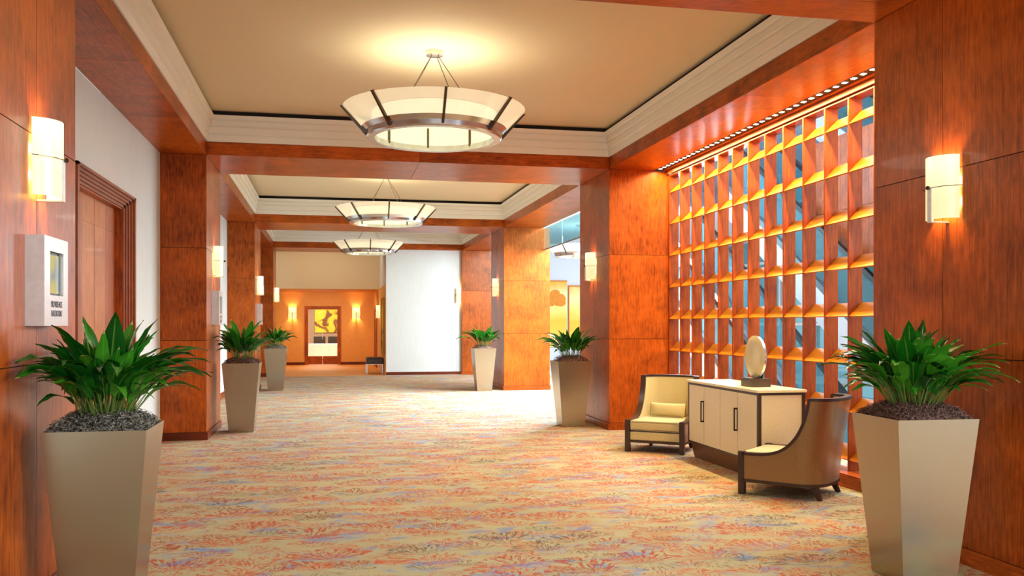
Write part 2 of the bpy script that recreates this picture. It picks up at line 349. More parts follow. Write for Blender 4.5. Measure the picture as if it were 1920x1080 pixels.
for i, (y0, y1) in enumerate(COLS):
    for side in 'LR':
        if side == 'L': xa, xb, inner, sg = WL, (XL if i else -1.51), (XL if i else -1.51), 1
        else: xa, xb, inner, sg = XR, (4.97 if i == 2 else 4.80), XR, -1
        base = ((xa+xb)/2, (y0+y1)/2, 0)
        c = thing('column', col_lab[(i, side)], 'column', (0, 0, 0), group='wood panelled columns', kind='structure')
        MB().box(xa+0.0121, xb-0.0121, y0+0.0121, y1-0.0121, 0, SOF).build('column_core', M['core'], c)
        panels(c, 'x', inner, sg, [y0, (y0+y1)/2, y1], ZJ, M['wood_z'])
        panels(c, 'y', y0, -1, [xa, xb], ZJ, M['wood_z'])
        panels(c, 'y', y1, 1, [xa, xb], ZJ, M['wood_z'])
        if side == 'R': panels(c, 'x', xb, 1, [y0, y1], ZJ, M['wood_z'])
        x0, x1 = (xa, xb+0.018) if side == 'L' else (xa-0.018, xb+0.018)
        m = MB().box(x0, x1, y0-0.018, y0, 0, 0.1).box(x0, x1, y1, y1+0.018, 0, 0.1)
        m.box(inner if sg > 0 else inner-0.018, inner+0.018 if sg > 0 else inner, y0, y1, 0, 0.1)
        if side == 'R': m.box(xb, xb+0.018, y0, y1, 0, 0.1)
        m.build('baseboard', M['wood_dark'] if side == 'L' else M['wood_y'], c)

# cross beams with underside and face panels
XM = 1.215
beam_lab = ['cross beam nearest the camera at the top of the picture', 'wood cross beam behind the first chandelier', 'wood cross beam behind the second chandelier', 'farthest wood cross beam above the white wall']
for i, (y0, y1) in enumerate(COLS):
    b = thing('ceiling_beam', 'wood panelled ' + beam_lab[i], 'beam', (0, 0, 0), kind='structure', group='wood cross beams')
    MB().box(WL+0.001, 4.8, y0+0.0121, y1-0.0121, SOF+0.0121, CEIL+0.3).build('beam_core', M['core'], b)
    ym = y0+0.75*(y1-y0)
    panels(b, 'z', SOF, -1, [XL, XM, XR], [y0, ym, y1], M['wood_x'])
    panels(b, 'y', y0, -1, [XL, XM, XR], [SOF, CRN0], M['wood_x'])
    panels(b, 'y', y1, 1, [XL, XM, XR], [SOF, CRN0], M['wood_x'])
# long soffits and their faces, crown, ceiling of each bay
for i, (y0, y1) in enumerate(BAYS):
    n = 3; ye = [y0+(y1-y0)*k/n for k in range(n+1)]
    for side, xa, xb, inner, sg in (('left', WL, XL, XL, 1), ('right', XR, 4.80, XR, -1)):
        s = thing('soffit', 'wood panelled %s soffit over bay %s' % (side, ['behind the camera', 'of the first chandelier', 'of the second chandelier', 'of the third chandelier'][i]), 'soffit', (0, 0, 0), kind='structure', group='wood soffits')
        if side == 'left': MB().box(xa, xb-0.0121, y0, y1, SOF+0.0121, CEIL+0.3).build('soffit_core', M['core'], s)
        else: MB().box(xa+0.0121, xb, y0, y1, SOF+0.0121, CEIL+0.3).build('soffit_core', M['core'], s)
        xe = 4.565 if (side == 'right' and i == 1) else xb
        panels(s, 'z', SOF, -1, [xa, xe], ye, M['wood_y'])
        panels(s, 'x', inner, sg, ye, [SOF, CRN0], M['wood_y'])
    prof = [(0.0, CRN0), (0.016, CRN0), (0.022, 3.955), (0.014, 3.962), (0.014, 3.970), (0.042, 3.978), (0.046, 4.055), (0.036, 4.062), (0.036, 4.070), (0.066, 4.078), (0.070, 4.135), (0.060, 4.142), (0.060, 4.150), (0.092, 4.160), (0.104, CRN1), (-0.0, CRN1)]
    rows = [[(XL+o, y0+o, z) for o, z in prof], [(XR-o, y0+o, z) for o, z in prof], [(XR-o, y1-o, z) for o, z in prof], [(XL+o, y1-o, z) for o, z in prof]]
    struct(MB().grid(rows, close_u=True), 'trim_%d' % (i+1), M['crown'], 'stepped white crown moulding around ceiling %s' % ['behind the camera', 'with the first chandelier', 'with the second chandelier', 'with the third chandelier'][i], 'crown moulding')
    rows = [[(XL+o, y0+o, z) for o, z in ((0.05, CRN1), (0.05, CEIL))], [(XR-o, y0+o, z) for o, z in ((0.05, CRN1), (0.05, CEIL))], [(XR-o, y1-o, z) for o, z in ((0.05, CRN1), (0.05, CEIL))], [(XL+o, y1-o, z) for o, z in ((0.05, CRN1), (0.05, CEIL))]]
    struct(MB().grid(rows, close_u=True), 'trim_%d' % (i+5), M['gap_shade'], 'black strip painted as shade in the gap above the crown of ceiling %s' % ['behind the camera', 'one', 'two', 'three'][i], 'shadow gap')
    struct(MB().box(XL, XR, y0, y1, CEIL, CEIL+0.05), 'ceiling', M['ceil'], 'cream recessed ceiling %s' % ['behind the camera', 'over the first chandelier', 'over the second chandelier', 'over the third chandelier'][i], 'ceiling')
# roofs above so that no sky leaks in
struct(MB().box(-2.4, 16, -6, 36, 6.2, 6.3).box(-2.4, 4.8, -6, 36, 4.56, 4.6).box(4.75, 4.8, -6, 34, 4.2, 6.3), 'roof', M['sky_white'], 'slab above the coffered ceilings', 'roof')
struct(MB().box(XR+0.0, 4.8, -6, -2.5, 0, SOF), 'wall_right', M['linen'], 'wall on the right behind the camera', 'wall')

# far end
struct(MB().box(1.66, 4.0, 26.66, 34.2, 0, 4.4), 'wall_far', M['linen'], 'tall white wall closing the right of the hall', 'wall')
struct(MB().box(1.66, 3.86, 26.645, 26.66, 0, 0.09), 'baseboard_far', M['wood_dark'], 'dark baseboard below the tall white wall', 'baseboard')
struct(MB().box(WL, 1.66, 30.6, 30.8, 2.68, 4.4), 'wall_bulkhead', plain('cream_wall', (226, 206, 168), 0.7, var=0.02), 'cream bulkhead above the orange alcove', 'wall')
struct(MB().box(WL, 1.66, 28, 30.6, 4.3, 4.4), 'ceiling', M['ceil'], 'ceiling before the cream bulkhead', 'ceiling')
struct(MB().box(WL, 1.66, 30.8, 34.1, 2.68, 2.75), 'ceiling', M['gold_wall'], 'low ceiling of the orange alcove', 'ceiling')
DX0, DX1, DZ = -0.74, 0.32, 2.05
struct(MB().box(WL, DX0, 34, 34.2, 0, 2.7).box(DX1, 1.66, 34, 34.2, 0, 2.7).box(DX0, DX1, 34, 34.2, DZ, 2.7), 'wall_back', M['gold_wall'], 'orange wall of the far alcove with two sconces', 'wall')
struct(MB().box(1.645, 1.66, 26.7, 34, 0, 2.68), 'wall_alcove', M['gold_wall'], 'orange side wall of the alcove', 'wall')
struct(MB().box(WL, -0.86, 33.98, 34, 0, 0.1).box(0.44, 1.645, 33.98, 34, 0, 0.1), 'baseboard_back', M['wood_dark'], 'dark baseboard below the orange wall', 'baseboard')
area('alcove_fill', (-0.2, 32.2, 2.66), 2.4, 95, (1, 0.82, 0.52), (0, 0.25, -1), 1.0)  # area light added to brighten the orange wall, no fixture modelled
area('bulkhead_lamp', (-0.2, 28.9, 4.28), 2.6, 60, (1, 0.88, 0.68), (0, 0.35, -1), 0.8)

# far glazed double door and the room beyond
d = thing('door_2', 'wood framed mirrored double door in the orange wall', 'door', (0, 0, 0), kind='structure')
m = MB()
for k, (o, t) in enumerate(((0.0, 0.05), (0.04, 0.035), (0.08, 0.02))):
    m.box(DX0-0.12+o, DX0-0.08+o, 34-t, 34.05, 0, DZ+0.12-o).box(DX1+0.08-o, DX1+0.12-o, 34-t, 34.05, 0, DZ+0.12-o).box(DX0-0.08+o, DX1+0.08-o, 34-t, 34.05, DZ+0.08-o, DZ+0.12-o)
m.build('door_frame', M['wood_z'], d)
mid = (DX0+DX1)/2
for s0, s1 in ((DX0, mid-0.006), (mid+0.006, DX1)):
    MB().box(s0, s1, 34.06, 34.10, 0.01, 0.32).build('kick_panel', M['wood_x'], d)
    MB().box(s0, s1, 34.07, 34.08, 0.32, DZ).build('glass_pane', plain('door_glass', (235, 232, 222), 0.03, 0, Transmission_Weight=1.0, IOR=1.02), d)
MB().box(mid-0.02, mid-0.008, 34.0, 34.02, 0.95, 1.25).build('handle', M['chrome'], d)
M['mauve'] = plain('mauve_wall', (170, 140, 118), 0.7)
for q_, lb_ in (((-2.4, 2.4, 38.6, 38.7), 'back'), ((-2.4, -2.3, 34.2, 38.6), 'left'), ((2.3, 2.4, 34.2, 38.6), 'right')): struct(MB().box(*q_, 0, 2.9), 'wall_room_'+lb_, M['mauve'], lb_+' wall of the room seen through the far glass door', 'wall')
struct(MB().box(-2.4, 2.4, 34.2, 38.7, -0.1, 0.0), 'floor', plain('pale_room_floor', (226, 214, 206), 0.6, ns=3.0), 'pale floor seen through the far glass door', 'floor')
struct(MB().box(-2.4, 2.4, 34.2, 38.7, 2.9, 3.0), 'ceiling', M['ceil'], 'ceiling of the room behind the far door', 'ceiling')
area('room_lamp', (0, 36.2, 2.85), 2.5, 330, (1, 0.93, 0.82), (0, 0.1, -1), 2.0)
def art_mat(name, kind):
    N = NT(name); tc = N.n('ShaderNodeTexCoord'); nz = N.n('ShaderNodeTexNoise', i_Scale=2.2 if kind else 2.0, i_Detail=5.0, i_Distortion=0.8); N.l(tc.outputs['Object'], nz.inputs['Vector'])
    if kind == 0: col = N.ramp(nz.outputs[0], [(0.42, lin((120, 70, 30))), (0.48, lin((230, 190, 30))), (0.7, lin((250, 220, 70)))])
    else:
        sp = N.n('ShaderNodeSeparateXYZ'); N.l(tc.outputs['Object'], sp.inputs[0])
        t = N.math('ADD', N.math('MULTIPLY', sp.outputs[2], 0.38), N.math('MULTIPLY', nz.outputs[0], 0.25))
        col = N.ramp(t, [(0.1, lin((236, 210, 90))), (0.45, lin((236, 196, 60))), (0.62, lin((250, 226, 120))), (0.78, lin((250, 236, 170))), (0.95, lin((240, 180, 60)))])
    N.l(col, N.b.inputs['Base Color']); N.b.inputs['Roughness'].default_value = 0.6; return N.m
a = thing('painting', 'yellow and brown abstract painting seen through the far glass door', 'painting', (0.05, 38.55, 1.15))
MB().box(-0.62, 0.72, -0.0, 0.03, 0, 1.15).build('canvas', art_mat('abstract_art', 0), a)
for k, (x, y) in enumerate(((-0.36, 37.7), (0.22, 37.8))):
    o = thing('lounge_chair', ['dark chair at left behind the white table in the far room', 'dark chair at right behind the white table in the far room'][k], 'chair', (x, y, 0))
    MB().box(-0.24, 0.24, -0.22, 0.22, 0.36, 0.5).build('seat', M['dark_leather'], o, bevel=0.03)
    MB().box(-0.24, 0.24, 0.16, 0.26, 0.5, 1.0).build('backrest', M['dark_leather'], o, bevel=0.03)
    for sx in (-1, 1):
        for sy in (-1, 1): MB().box(sx*0.19-0.02, sx*0.19+0.02, sy*0.17-0.02, sy*0.17+0.02, 0, 0.36).build('leg', M['black'], o)
o = thing('clothed_table', 'white clothed table in the room behind the far glass door', 'table', (0.0, 36.4, 0))
MB().box(-0.75, 0.6, -0.3, 0.3, 0.70, 0.73).build('table_top', M['white_metal'], o)
mm = MB(); rows = []
for z, e in ((0.731, 0.0), (0.72, 0.012), (0.4, 0.02), (0.15, 0.035)):
    row = []
    for q in range(80):
        t = q/80*4; sd = int(t); u = t-sd; X0_, X1_, Y0_, Y1_ = -0.755-e, 0.605+e, -0.305-e, 0.305+e
        p = [(X0_+(X1_-X0_)*u, Y0_), (X1_, Y0_+(Y1_-Y0_)*u), (X1_-(X1_-X0_)*u, Y1_), (X0_, Y1_-(Y1_-Y0_)*u)][sd]
        wv = 0.02*math.sin(q*1.3)*(0.731-z); row.append((p[0]+wv, p[1]+wv, z))
    rows.append(row)
mm.grid(rows, close_v=True); mm.f.append(tuple(range(80))); mm.build('cloth', plain('white_cloth', (240, 234, 226), 0.8), o)
for sx in (-1, 1):
    for sy in (-1, 1): MB().box(-0.075+sx*0.6-0.02, -0.075+sx*0.6+0.02, sy*0.24-0.02, sy*0.24+0.02, 0, 0.70).build('leg', M['black'], o)

# alcove side wall: framed art, dark doorway
a = thing('picture', 'tall narrow gilt framed picture on the alcove side wall', 'picture', (1.645, 27.6, 0))
m = MB().box(-0.05, 0, -0.6, 0.6, 0.60, 0.66).box(-0.05, 0, -0.6, 0.6, 2.24, 2.30).box(-0.05, 0, -0.6, -0.54, 0.66, 2.24).box(-0.05, 0, 0.54, 0.6, 0.66, 2.24)
m.build('frame', M['art_frame'], a); MB().box(-0.03, -0.0, -0.54, 0.54, 0.66, 2.24).build('canvas', art_mat('dark_gold_art', 0), a)
d = thing('door_3', 'dark doorway in the side wall of the orange alcove', 'door', (1.645, 32.0, 0), kind='structure')
MB().box(-0.03, 0, -0.75, -0.65, 0, 2.15).box(-0.03, 0, 0.65, 0.75, 0, 2.15).box(-0.03, 0, -0.65, 0.65, 2.05, 2.15).build('door_frame', M['wood_z'], d)
MB().box(-0.012, -0.002, -0.65, -0.002, 0.01, 2.05).build('door_leaf', M['wood_dark'], d); MB().box(-0.012, -0.002, 0.002, 0.65, 0.01, 2.05).build('door_leaf', M['wood_dark'], d)
# bench
b = thing('bench', 'small dark leather bench on slim chrome legs by the alcove wall', 'bench', (1.36, 27.75, 0))
MB().box(-0.24, 0.24, -0.45, 0.45, 0.30, 0.46).build('seat', M['dark_leather'], b, bevel=0.02)
MB().box(-0.235, 0.235, -0.44, 0.44, 0.46, 0.50).build('cushion', M['dark_leather'], b, bevel=0.018)
MB().box(-0.24, 0.24, -0.45, 0.45, 0.285, 0.30).build('rail', M['chrome'], b)
for sx in (-1, 1):
    for sy in (-1, 1): MB().box(sx*0.228-0.012, sx*0.228+0.012, sy*0.438-0.012, sy*0.438+0.012, 0, 0.285).build('leg', M['chrome'], b)

# ------------------------------------------------------------------ left double door
d = thing('door_1', 'wood double door with stepped casing in the pale left wall', 'door', (0, 0, 0), kind='structure')
Y0, Y1, ZT = 8.29, 9.99, 2.71
m = MB()
for k in range(5):
    o = 0.06*k; t = 0.085-0.015*k; t = 0.09 if k == 0 else t
    m.box(WL-0.1, WL+t, Y0-0.30+o, Y0-0.30+o+(0.055 if k else 0.06), 0, ZT+0.145-o*0.48)
    m.box(WL-0.1, WL+t, Y1+0.30-o-(0.055 if k else 0.06), Y1+0.30-o, 0, ZT+0.145-o*0.48)
    m.box(WL-0.1, WL+t, Y0-0.30+o, Y1+0.30-o, ZT+0.145-o*0.48-0.027, ZT+0.145-o*0.48)
m.build('door_casing', wood('casing_wood', 'z', (116, 52, 26), (164, 84, 44)), d)
MB().box(WL-0.15, WL-0.13, Y0, Y1, 0, ZT).build('door_backing', M['core'], d)
MB().box(WL-0.13, WL+0.012, Y1-0.014, Y1, 0, ZT).box(WL-0.13, WL+0.012, Y0, Y0+0.014, 0, ZT).box(WL-0.13, WL+0.012, Y0, Y1, ZT-0.014, ZT).build('jamb', M['wood_z'], d)
ym = (Y0+Y1)/2
for (a0, a1) in ((Y0+0.003, ym-0.006), (ym+0.006, Y1-0.003)):
    L = MB().box(WL-0.10, WL-0.062, a0, a1, 0.01, ZT-0.004).build('door_leaf', M['door_wood_a'], d)
    for k in range(2):
        for (z0, z1) in ((0.02, 1.30), (1.305, 2.44), (2.445, ZT-0.01)):
            wdt = (a1-a0)/2
            MB().box(WL-0.0619, WL-0.058, a0+k*wdt+0.001, a0+(k+1)*wdt-0.001, z0, z1).build('veneer', M['door_wood_b'] if k == (0 if a0 < ym-0.1 else 1) else M['door_wood_a'], L)

# ------------------------------------------------------------------ lattice screen
LX = 4.78; SP = 0.4111; lat = thing('lattice_screen', 'orange wood grid screen of deep square cells along the right bay', 'screen', (LX, 5.9, 0))
ys = [12.152-5.9-SP*k for k in range(16)]
zrows = [3.38-0.4505*k for k in range(8)]
for y in ys: MB().box(0, 0.14, y-0.011, y+0.011, 0.12, 3.62).build('upright', M['lattice_wood'], lat)
msh = None
for z in zrows:
    for k in range(15):
        a1, a0 = ys[k]-0.0115, ys[k+1]+0.0115
        if msh is None:
            o = MB().prism([(0, -(SP/2-0.0115), 0), (0.013, -(SP/2-0.0115), -0.009), (0.14, -(SP/2-0.0115), 0.118), (0.127, -(SP/2-0.0115), 0.127)],
                           [(0, (SP/2-0.0115), 0), (0.013, (SP/2-0.0115), -0.009), (0.14, (SP/2-0.0115), 0.118), (0.127, (SP/2-0.0115), 0.127)]).build('slat', wood('slat_wood', 'y', (184, 92, 10), (236, 146, 26), 0.42, 0.5), lat); msh = o.data
        else: o = bpy.data.objects.new('slat', msh); COL.objects.link(o); o.parent = lat
        o.location = (0, (a0+a1)/2, z)
MB().box(-0.0, 0.15, 0.0, 6.28, 3.62, 3.64).box(-0.03, 0.15, 0.0, 6.29, 3.645, 3.70).build('top_rail', M['wood_y'], lat)
MB().box(-0.13, 0.15, 0.0, 6.29, 0, 0.105).box(-0.12, 0.15, 0.0, 6.29, 0.108, 0.12).build('plinth', M['wood_y'], lat)
MB().box(0.0, 0.15, 6.265, 6.298, 0.12, 3.64).build('side_rail', M['wood_z'], lat)
# light strip in the soffit
st = thing('light_strip', 'row of small bright ceiling lights washing the wooden grid', 'light strip', (4.63, 5.9, SOF))
MB().box(-0.06, 0.062, 0, 6.3, 0.02, 0.04).build('channel', M['led_bed'], st)
MB().box(0.064, 0.168, 0, 6.3, 0.0, 0.012).build('edge_board', M['wood_y'], st)
lm = None
for k in range(43):
    if lm is None: o = MB().box(-0.02, 0.02, -0.022, 0.022, 0.008, 0.02).build('led_lens', M['led'], st); lm = o.data
    else: o = bpy.data.objects.new('led_lens', lm); COL.objects.link(o); o.parent = st
    o.location = (0, 0.09+0.1455*k, 0)
area('strip_lamp', (4.63, 9.05, 3.70), 0.07, 260, (1.0, 0.74, 0.32), (0.0, 0, -1), 6.1, math.radians(165))

# ------------------------------------------------------------------ side lobby beyond the grid
struct(MB().box(4.9, 16, 30, 30.2, 0, 6.2), 'wall_lobby', M['sky_white'], 'pale wall of the side lobby carrying the landscape paintings', 'wall')
struct(MB().box(4.8, 16, 20, 34, 4.26, 4.3), 'ceiling', M['sky_white'], 'white ceiling of the side lobby', 'ceiling')
for k, (x0, x1, z0, z1) in enumerate(((7.0, 8.05, 0.72, 2.97), (8.13, 9.3, 0.72, 2.80))):
    p = thing('painting', ['left panel of the golden landscape with an orange tree, side lobby', 'right pale golden panel of the side lobby landscape'][k], 'painting', (x0, 29.93, z0), group='golden landscape panels')
    MB().box(0, x1-x0, 0.02, 0.06, 0, z1-z0).build('canvas', art_mat('landscape_%s' % 'ab'[k], 1), p)
    MB().box(-0.03, x1-x0, 0, 0.07, z1-z0, z1-z0+0.04).box(-0.03, 0, 0, 0.07, -0.03, z1-z0).build('frame', plain('orange_frame', (200, 110, 30), 0.5), p)
    if k == 0:
        m = MB()
        for q in range(40):
            r = random.uniform(0.10, 0.2); cx, cz = min(0.83, 0.72+random.gauss(0, 0.14)), 1.62+random.gauss(0, 0.09)
            m.poly([(cx+r*math.cos(t*PI/5), 0.0185-0.0003*q, cz+r*0.6*math.sin(t*PI/5)) for t in range(10)])
        m.build('painted_tree', plain('orange_paint', (226, 140, 30), 0.6, var=0.2), p)
# glass transom over the open bay
g = thing('glass_transom', 'teal glass transom above the opening to the side lobby', 'glass panel', (4.85, 13.72, 3.2))
for k in range(4): MB().box(0, 0.012, 0.01+1.57*k, 1.56+1.57*k, 0.02, 0.5).build('glass_pane', M['teal_glass'], g)
MB().box(-0.01, 0.022, 0, 6.28, 0, 0.02).build('rail', M['grey_metal'], g)
# escalators
def incl(m, X0, X1, yA, zA, yB, zB, off0, off1):
    m.prism([(X0, yA, zA+off0), (X1, yA, zA+off0), (X1, yB, zB+off0), (X0, yB, zB+off0)], [(X0, yA, zA+off1), (X1, yA, zA+off1), (X1, yB, zB+off1), (X0, yB, zB+off1)])
for k, (X, y0, dz) in enumerate(((7.0, 5.5, -2.6), (8.8, 5.6, -0.9), (10.6, 5.6, 1.2))):
    lab = ['escalator nearest the wooden grid', 'middle escalator behind the wooden grid', 'highest farthest escalator behind the grid'][k]
    e = thing('escalator', lab + ', glass sided with black handrails', 'escalator', (X, y0, -4.5), group='escalators behind the grid')
    L = 13.0; H = L*0.62
    base = dz+1.9
    for s in (0.0, 1.05):
        m = MB(); incl(m, s-0.07, s+0.07, 0, base, L, base+H, -0.75, -0.12); m.build('truss_panel', M['white_metal'], e)
        m = MB(); incl(m, s-0.075, s+0.075, 0, base, L, base+H, -0.12, 0.02); m.build('skirt', M['grey_metal'], e)
        m = MB(); incl(m, s-0.01, s+0.01, 0, base, L, base+H, 0.02, 0.92); m.build('glass_balustrade', M['teal_glass'], e)
        m = MB(); incl(m, s-0.04, s+0.04, 0, base, L, base+H, 0.92, 1.02); m.build('handrail', M['black'], e)
    m = MB(); incl(m, 0.07, 0.98, 0, base, L, base+H, -0.5, -0.10); m.build('steps', M['grey_metal'], e)
# wood clad block high behind grid, far facade with mullions
wb = thing('wall_block', 'wood clad upper wall block seen through the top of the grid', 'wall', (0, 0, 0), kind='structure')
MB().box(9.012, 9.6, 12.0, 15.5, 2.712, 4.9).build('wall_core', M['core'], wb)
panels(wb, 'x', 9.0, -1, [12.0, 12.9, 13.75, 14.6, 15.5], [2.7, 3.55, 4.25, 4.9], M['wood_z'])
fa = thing('window_1', 'tall glazed facade of the atrium behind the grid', 'window', (0, 0, 0), kind='structure')
for k in range(14): MB().box(13.9, 14.1, 4+2*k-0.05, 4+2*k+0.05, -4.5, 6.2).build('mullion', M['white_metal'], fa)
for z in (-2.5, -0.5, 1.5, 3.5, 5.2): MB().box(13.92, 14.08, 4, 30, z-0.04, z+0.04).build('transom', M['white_metal'], fa)
MB().box(13.99, 14.01, 4, 30, -4.5, 6.2).build('glass_pane', M['teal_glass'], fa)

# ------------------------------------------------------------------ chandeliers
def chandelier(loc, label):
    c = thing('chandelier', label, 'chandelier', loc, group='round glass chandeliers')
    MB().lathe([(0, CEIL), (0.085, CEIL), (0.085, CEIL-0.045), (0.06, CEIL-0.05), (0, CEIL-0.05)], 28).build('canopy', M['chrome'], c, smooth=True)
    for k in range(4):
        a = PI/4+k*PI/2
        MB().tube([(0.045*math.sin(a), -0.045*math.cos(a), CEIL-0.05), (0.45*math.sin(a), -0.45*math.cos(a), 3.66)], 0.004, 5).build('cable', M['rib'], c)
    RB, RT, ZB, ZT = 0.724, 0.917, 3.468, 3.665
    for k in range(8):      # curved glass panels between the ribs
        a0, a1 = k*PI/4+0.008, (k+1)*PI/4-0.008
        MB().lathe([(RB, ZB), (RT, ZT), (RT-0.012, ZT+0.003), (RB-0.010, ZB+0.003)], 8, True, a0, a1).build('glass_panel', M['shade'], c, smooth=True)
        a = k*PI/4; sn, cs = math.sin(a), -math.cos(a)
        def P(r, z, w_): return (r*sn+w_*cs, r*cs-w_*sn, z)
        MB().prism([P(0.655, 3.385, -0.012), P(0.69, 3.385, -0.012), P(RT+0.022, ZT, -0.012), P(RT-0.006, ZT+0.012, -0.012)],
                   [P(0.655, 3.385, 0.012), P(0.69, 3.385, 0.012), P(RT+0.022, ZT, 0.012), P(RT-0.006, ZT+0.012, 0.012)]).build('rib', M['rib'], c)
        MB().prism([P(0.595, 3.40, -0.01), P(0.612, 3.40, -0.01), P(0.612, 3.62, -0.01), P(0.595, 3.62, -0.01)], [P(0.595, 3.40, 0.01), P(0.612, 3.40, 0.01), P(0.612, 3.62, 0.01), P(0.595, 3.62, 0.01)]).build('inner_rib', M['rib'], c)
    MB().lathe([(0.60, 3.365), (0.668, 3.365), (0.682, 3.38), (0.684, 3.425), (0.60, 3.425)], 64, True).build('bottom_ring', M['chrome'], c, smooth=True)
    MB().lathe([(0.676, 3.426), (0.692, 3.426), (0.731, 3.468), (0.712, 3.468)], 64, True).build('band', M['chrome'], c, smooth=True)
    MB().lathe([(0.615, 3.426), (0.628, 3.426), (0.628, 3.63), (0.615, 3.63)], 96, True).build('drum', M['drum'], c, smooth=True)
    MB().lathe([(0.0, 3.61), (0.612, 3.61), (0.612, 3.62), (0.0, 3.62)], 48).build('diffuser', emis('diffuser', (250, 250, 206), 0.62), c)
    MB().lathe([(0.61, 3.63), (0.632, 3.63), (0.632, 3.638), (0.61, 3.638)], 64, True).build('drum_rim', M['rib'], c)
    for k in range(4):
        a = PI/4+k*PI/2; MB().tube([(0.30*math.sin(a), -0.30*math.cos(a), 3.655), (0.62*math.sin(a), -0.62*math.cos(a), 3.645)], 0.008, 5).build('arm', M['rib'], c)
    return c
CH = [(1.05, 9.06, 'large round glass chandelier hanging in the first bay, nearest the camera'), (1.05, 16.86, 'round glass chandelier hanging in the second bay'), (1.05, 24.05, 'farthest round glass chandelier of the hall, above the orange alcove'),
      (6.80, 24.0, 'glass chandelier of the side lobby, half hidden behind the column'), (1.05, 1.25, 'unseen round glass chandelier behind the viewpoint, added for its light')]  # last one is out of view, put in to light the near columns
c0 = chandelier((CH[0][0], CH[0][1], 0), CH[0][2])
for x, y, lab in CH[1:]: dup(c0, (x, y, 0), label=lab)
for i, (x, y, lab) in enumerate(CH):
    pw = [12, 8, 8, 8, 10][i]
    for z, dz, p, sz in ((3.64, 1, pw, 1.0), (3.36, -1, pw*3.6, 1.1)):
        d_ = bpy.data.lights.new('chandelier_lamp', 'AREA'); d_.shape = 'DISK'; d_.size = sz; d_.energy = p; d_.color = (1.0, 0.93, 0.78)
        if dz > 0: d_.spread = math.radians(150)
        o = bpy.data.objects.new('chandelier_lamp', d_); COL.objects.link(o); o.location = (x, y, z)
        o.rotation_euler = (PI if dz > 0 else 0, 0, 0)

# downlight
dl = thing('downlight', 'small round recessed downlight in the second ceiling', 'ceiling light', (1.02, 16.2, CEIL))
MB().lathe([(0.055, -0.006), (0.085, -0.006), (0.085, 0.0), (0.055, 0.0)], 20, True).build('trim_ring', M['white_metal'], dl)
MB().lathe([(0, -0.004), (0.055, -0.004), (0.055, 0), (0, 0)], 20).build('lens', emis('downlight_lens', (255, 236, 200), 2.0), dl)

# ------------------------------------------------------------------ wall sconces (local +Y points away from the wall)
def sconce(loc, rz, label, pw=9):
    s = thing('wall_sconce', label, 'wall lamp', loc, rz, group='half-round glass wall sconces')
    MB().box(-0.055, 0.055, 0.0, 0.02, -0.16, 0.16).build('backplate', M['chrome'], s)
    pts = []; Wd, Pd = 0.128, 0.125
    n = 18
    out = [(Wd*math.sin(t), 0.010+(Pd-0.010)*math.cos(t)) for t in [(-PI/2+PI*k/n) for k in range(n+1)]]
    inn = [(x*0.95, 0.010+(y-0.010)*0.93) for x, y in out]
    rows = [[(x, y, z) for x, y in out] for z in (-0.2, 0.2)] ; m = MB()
    loop = out + inn[::-1]
    m.prism([(x, y, -0.2) for x, y in loop], [(x, y, 0.2) for x, y in loop]); m.build('glass_shade', M['sconce_glass'], s, smooth=True)
    MB().tube([(-0.165, 0.02, 0.0), (-0.15, 0.05, 0), (-0.10, 0.105, 0), (0, 0.135, 0.0), (0.10, 0.105, 0), (0.15, 0.05, 0), (0.165, 0.02, 0)], 0.0025, 5).build('rod', M['rib'], s)
    MB().lathe([(0, -0.014), (0.010, -0.010), (0.014, 0), (0.010, 0.010), (0, 0.014)], 12).build('knob', M['rib'], s, smooth=True).location = (0, 0.142, 0)
    MB().box(-0.018, 0.018, 0.125, 0.133, -0.215, 0.0).box(-0.018, 0.018, 0.0, 0.133, -0.222, -0.212).build('bracket', M['white_metal'], s)
    lamp(s, (0, 0.085, 0.06), pw*0.75, (1.0, 0.68, 0.28), 0.03); lamp(s, (0, 0.085, -0.08), pw*0.75, (1.0, 0.68, 0.28), 0.03)
    
    return s
ZS = 2.372
sc = sconce((-1.51, 5.16, ZS), -PI/2, 'half-round glowing glass sconce on the near left column above the sign')
for i, (x, y, r, lab) in enumerate((
    (XL, 12.97, -PI/2, 'glowing glass sconce on the second left column above a flat sign'), (XL, 20.8, -PI/2, 'glowing glass sconce on the third left column above a slim sign'), (XL, 27.3, -PI/2, 'glowing glass sconce on the farthest left column'),
    (XR, 5.10, PI/2, 'half-round glowing glass sconce on the near right column above the silver planter'), (XR, 12.97, PI/2, 'glowing glass sconce on the right column beside the wooden grid'), (XR, 20.8, PI/2, 'glowing glass sconce on the broad right column past the open bay'), (3.86, 26.58, PI/2, 'glowing glass sconce at the right edge of the tall white wall'),
    (-1.30, 34.0, PI, 'glowing glass sconce on the orange wall left of the far door'), (1.01, 34.0, PI, 'glowing glass sconce on the orange wall right of the far door'), (1.645, 29.7, PI/2, 'glowing glass sconce on the alcove side wall past the picture'))):
    s = dup(sc, (x, y, ZS if y < 30 and x != 1.645 else 1.92), r, lab)
    for ch in s.children:
        if ch.type == 'LIGHT' and y > 30: ch.data = ch.data.copy(); ch.data.energy *= 2.0

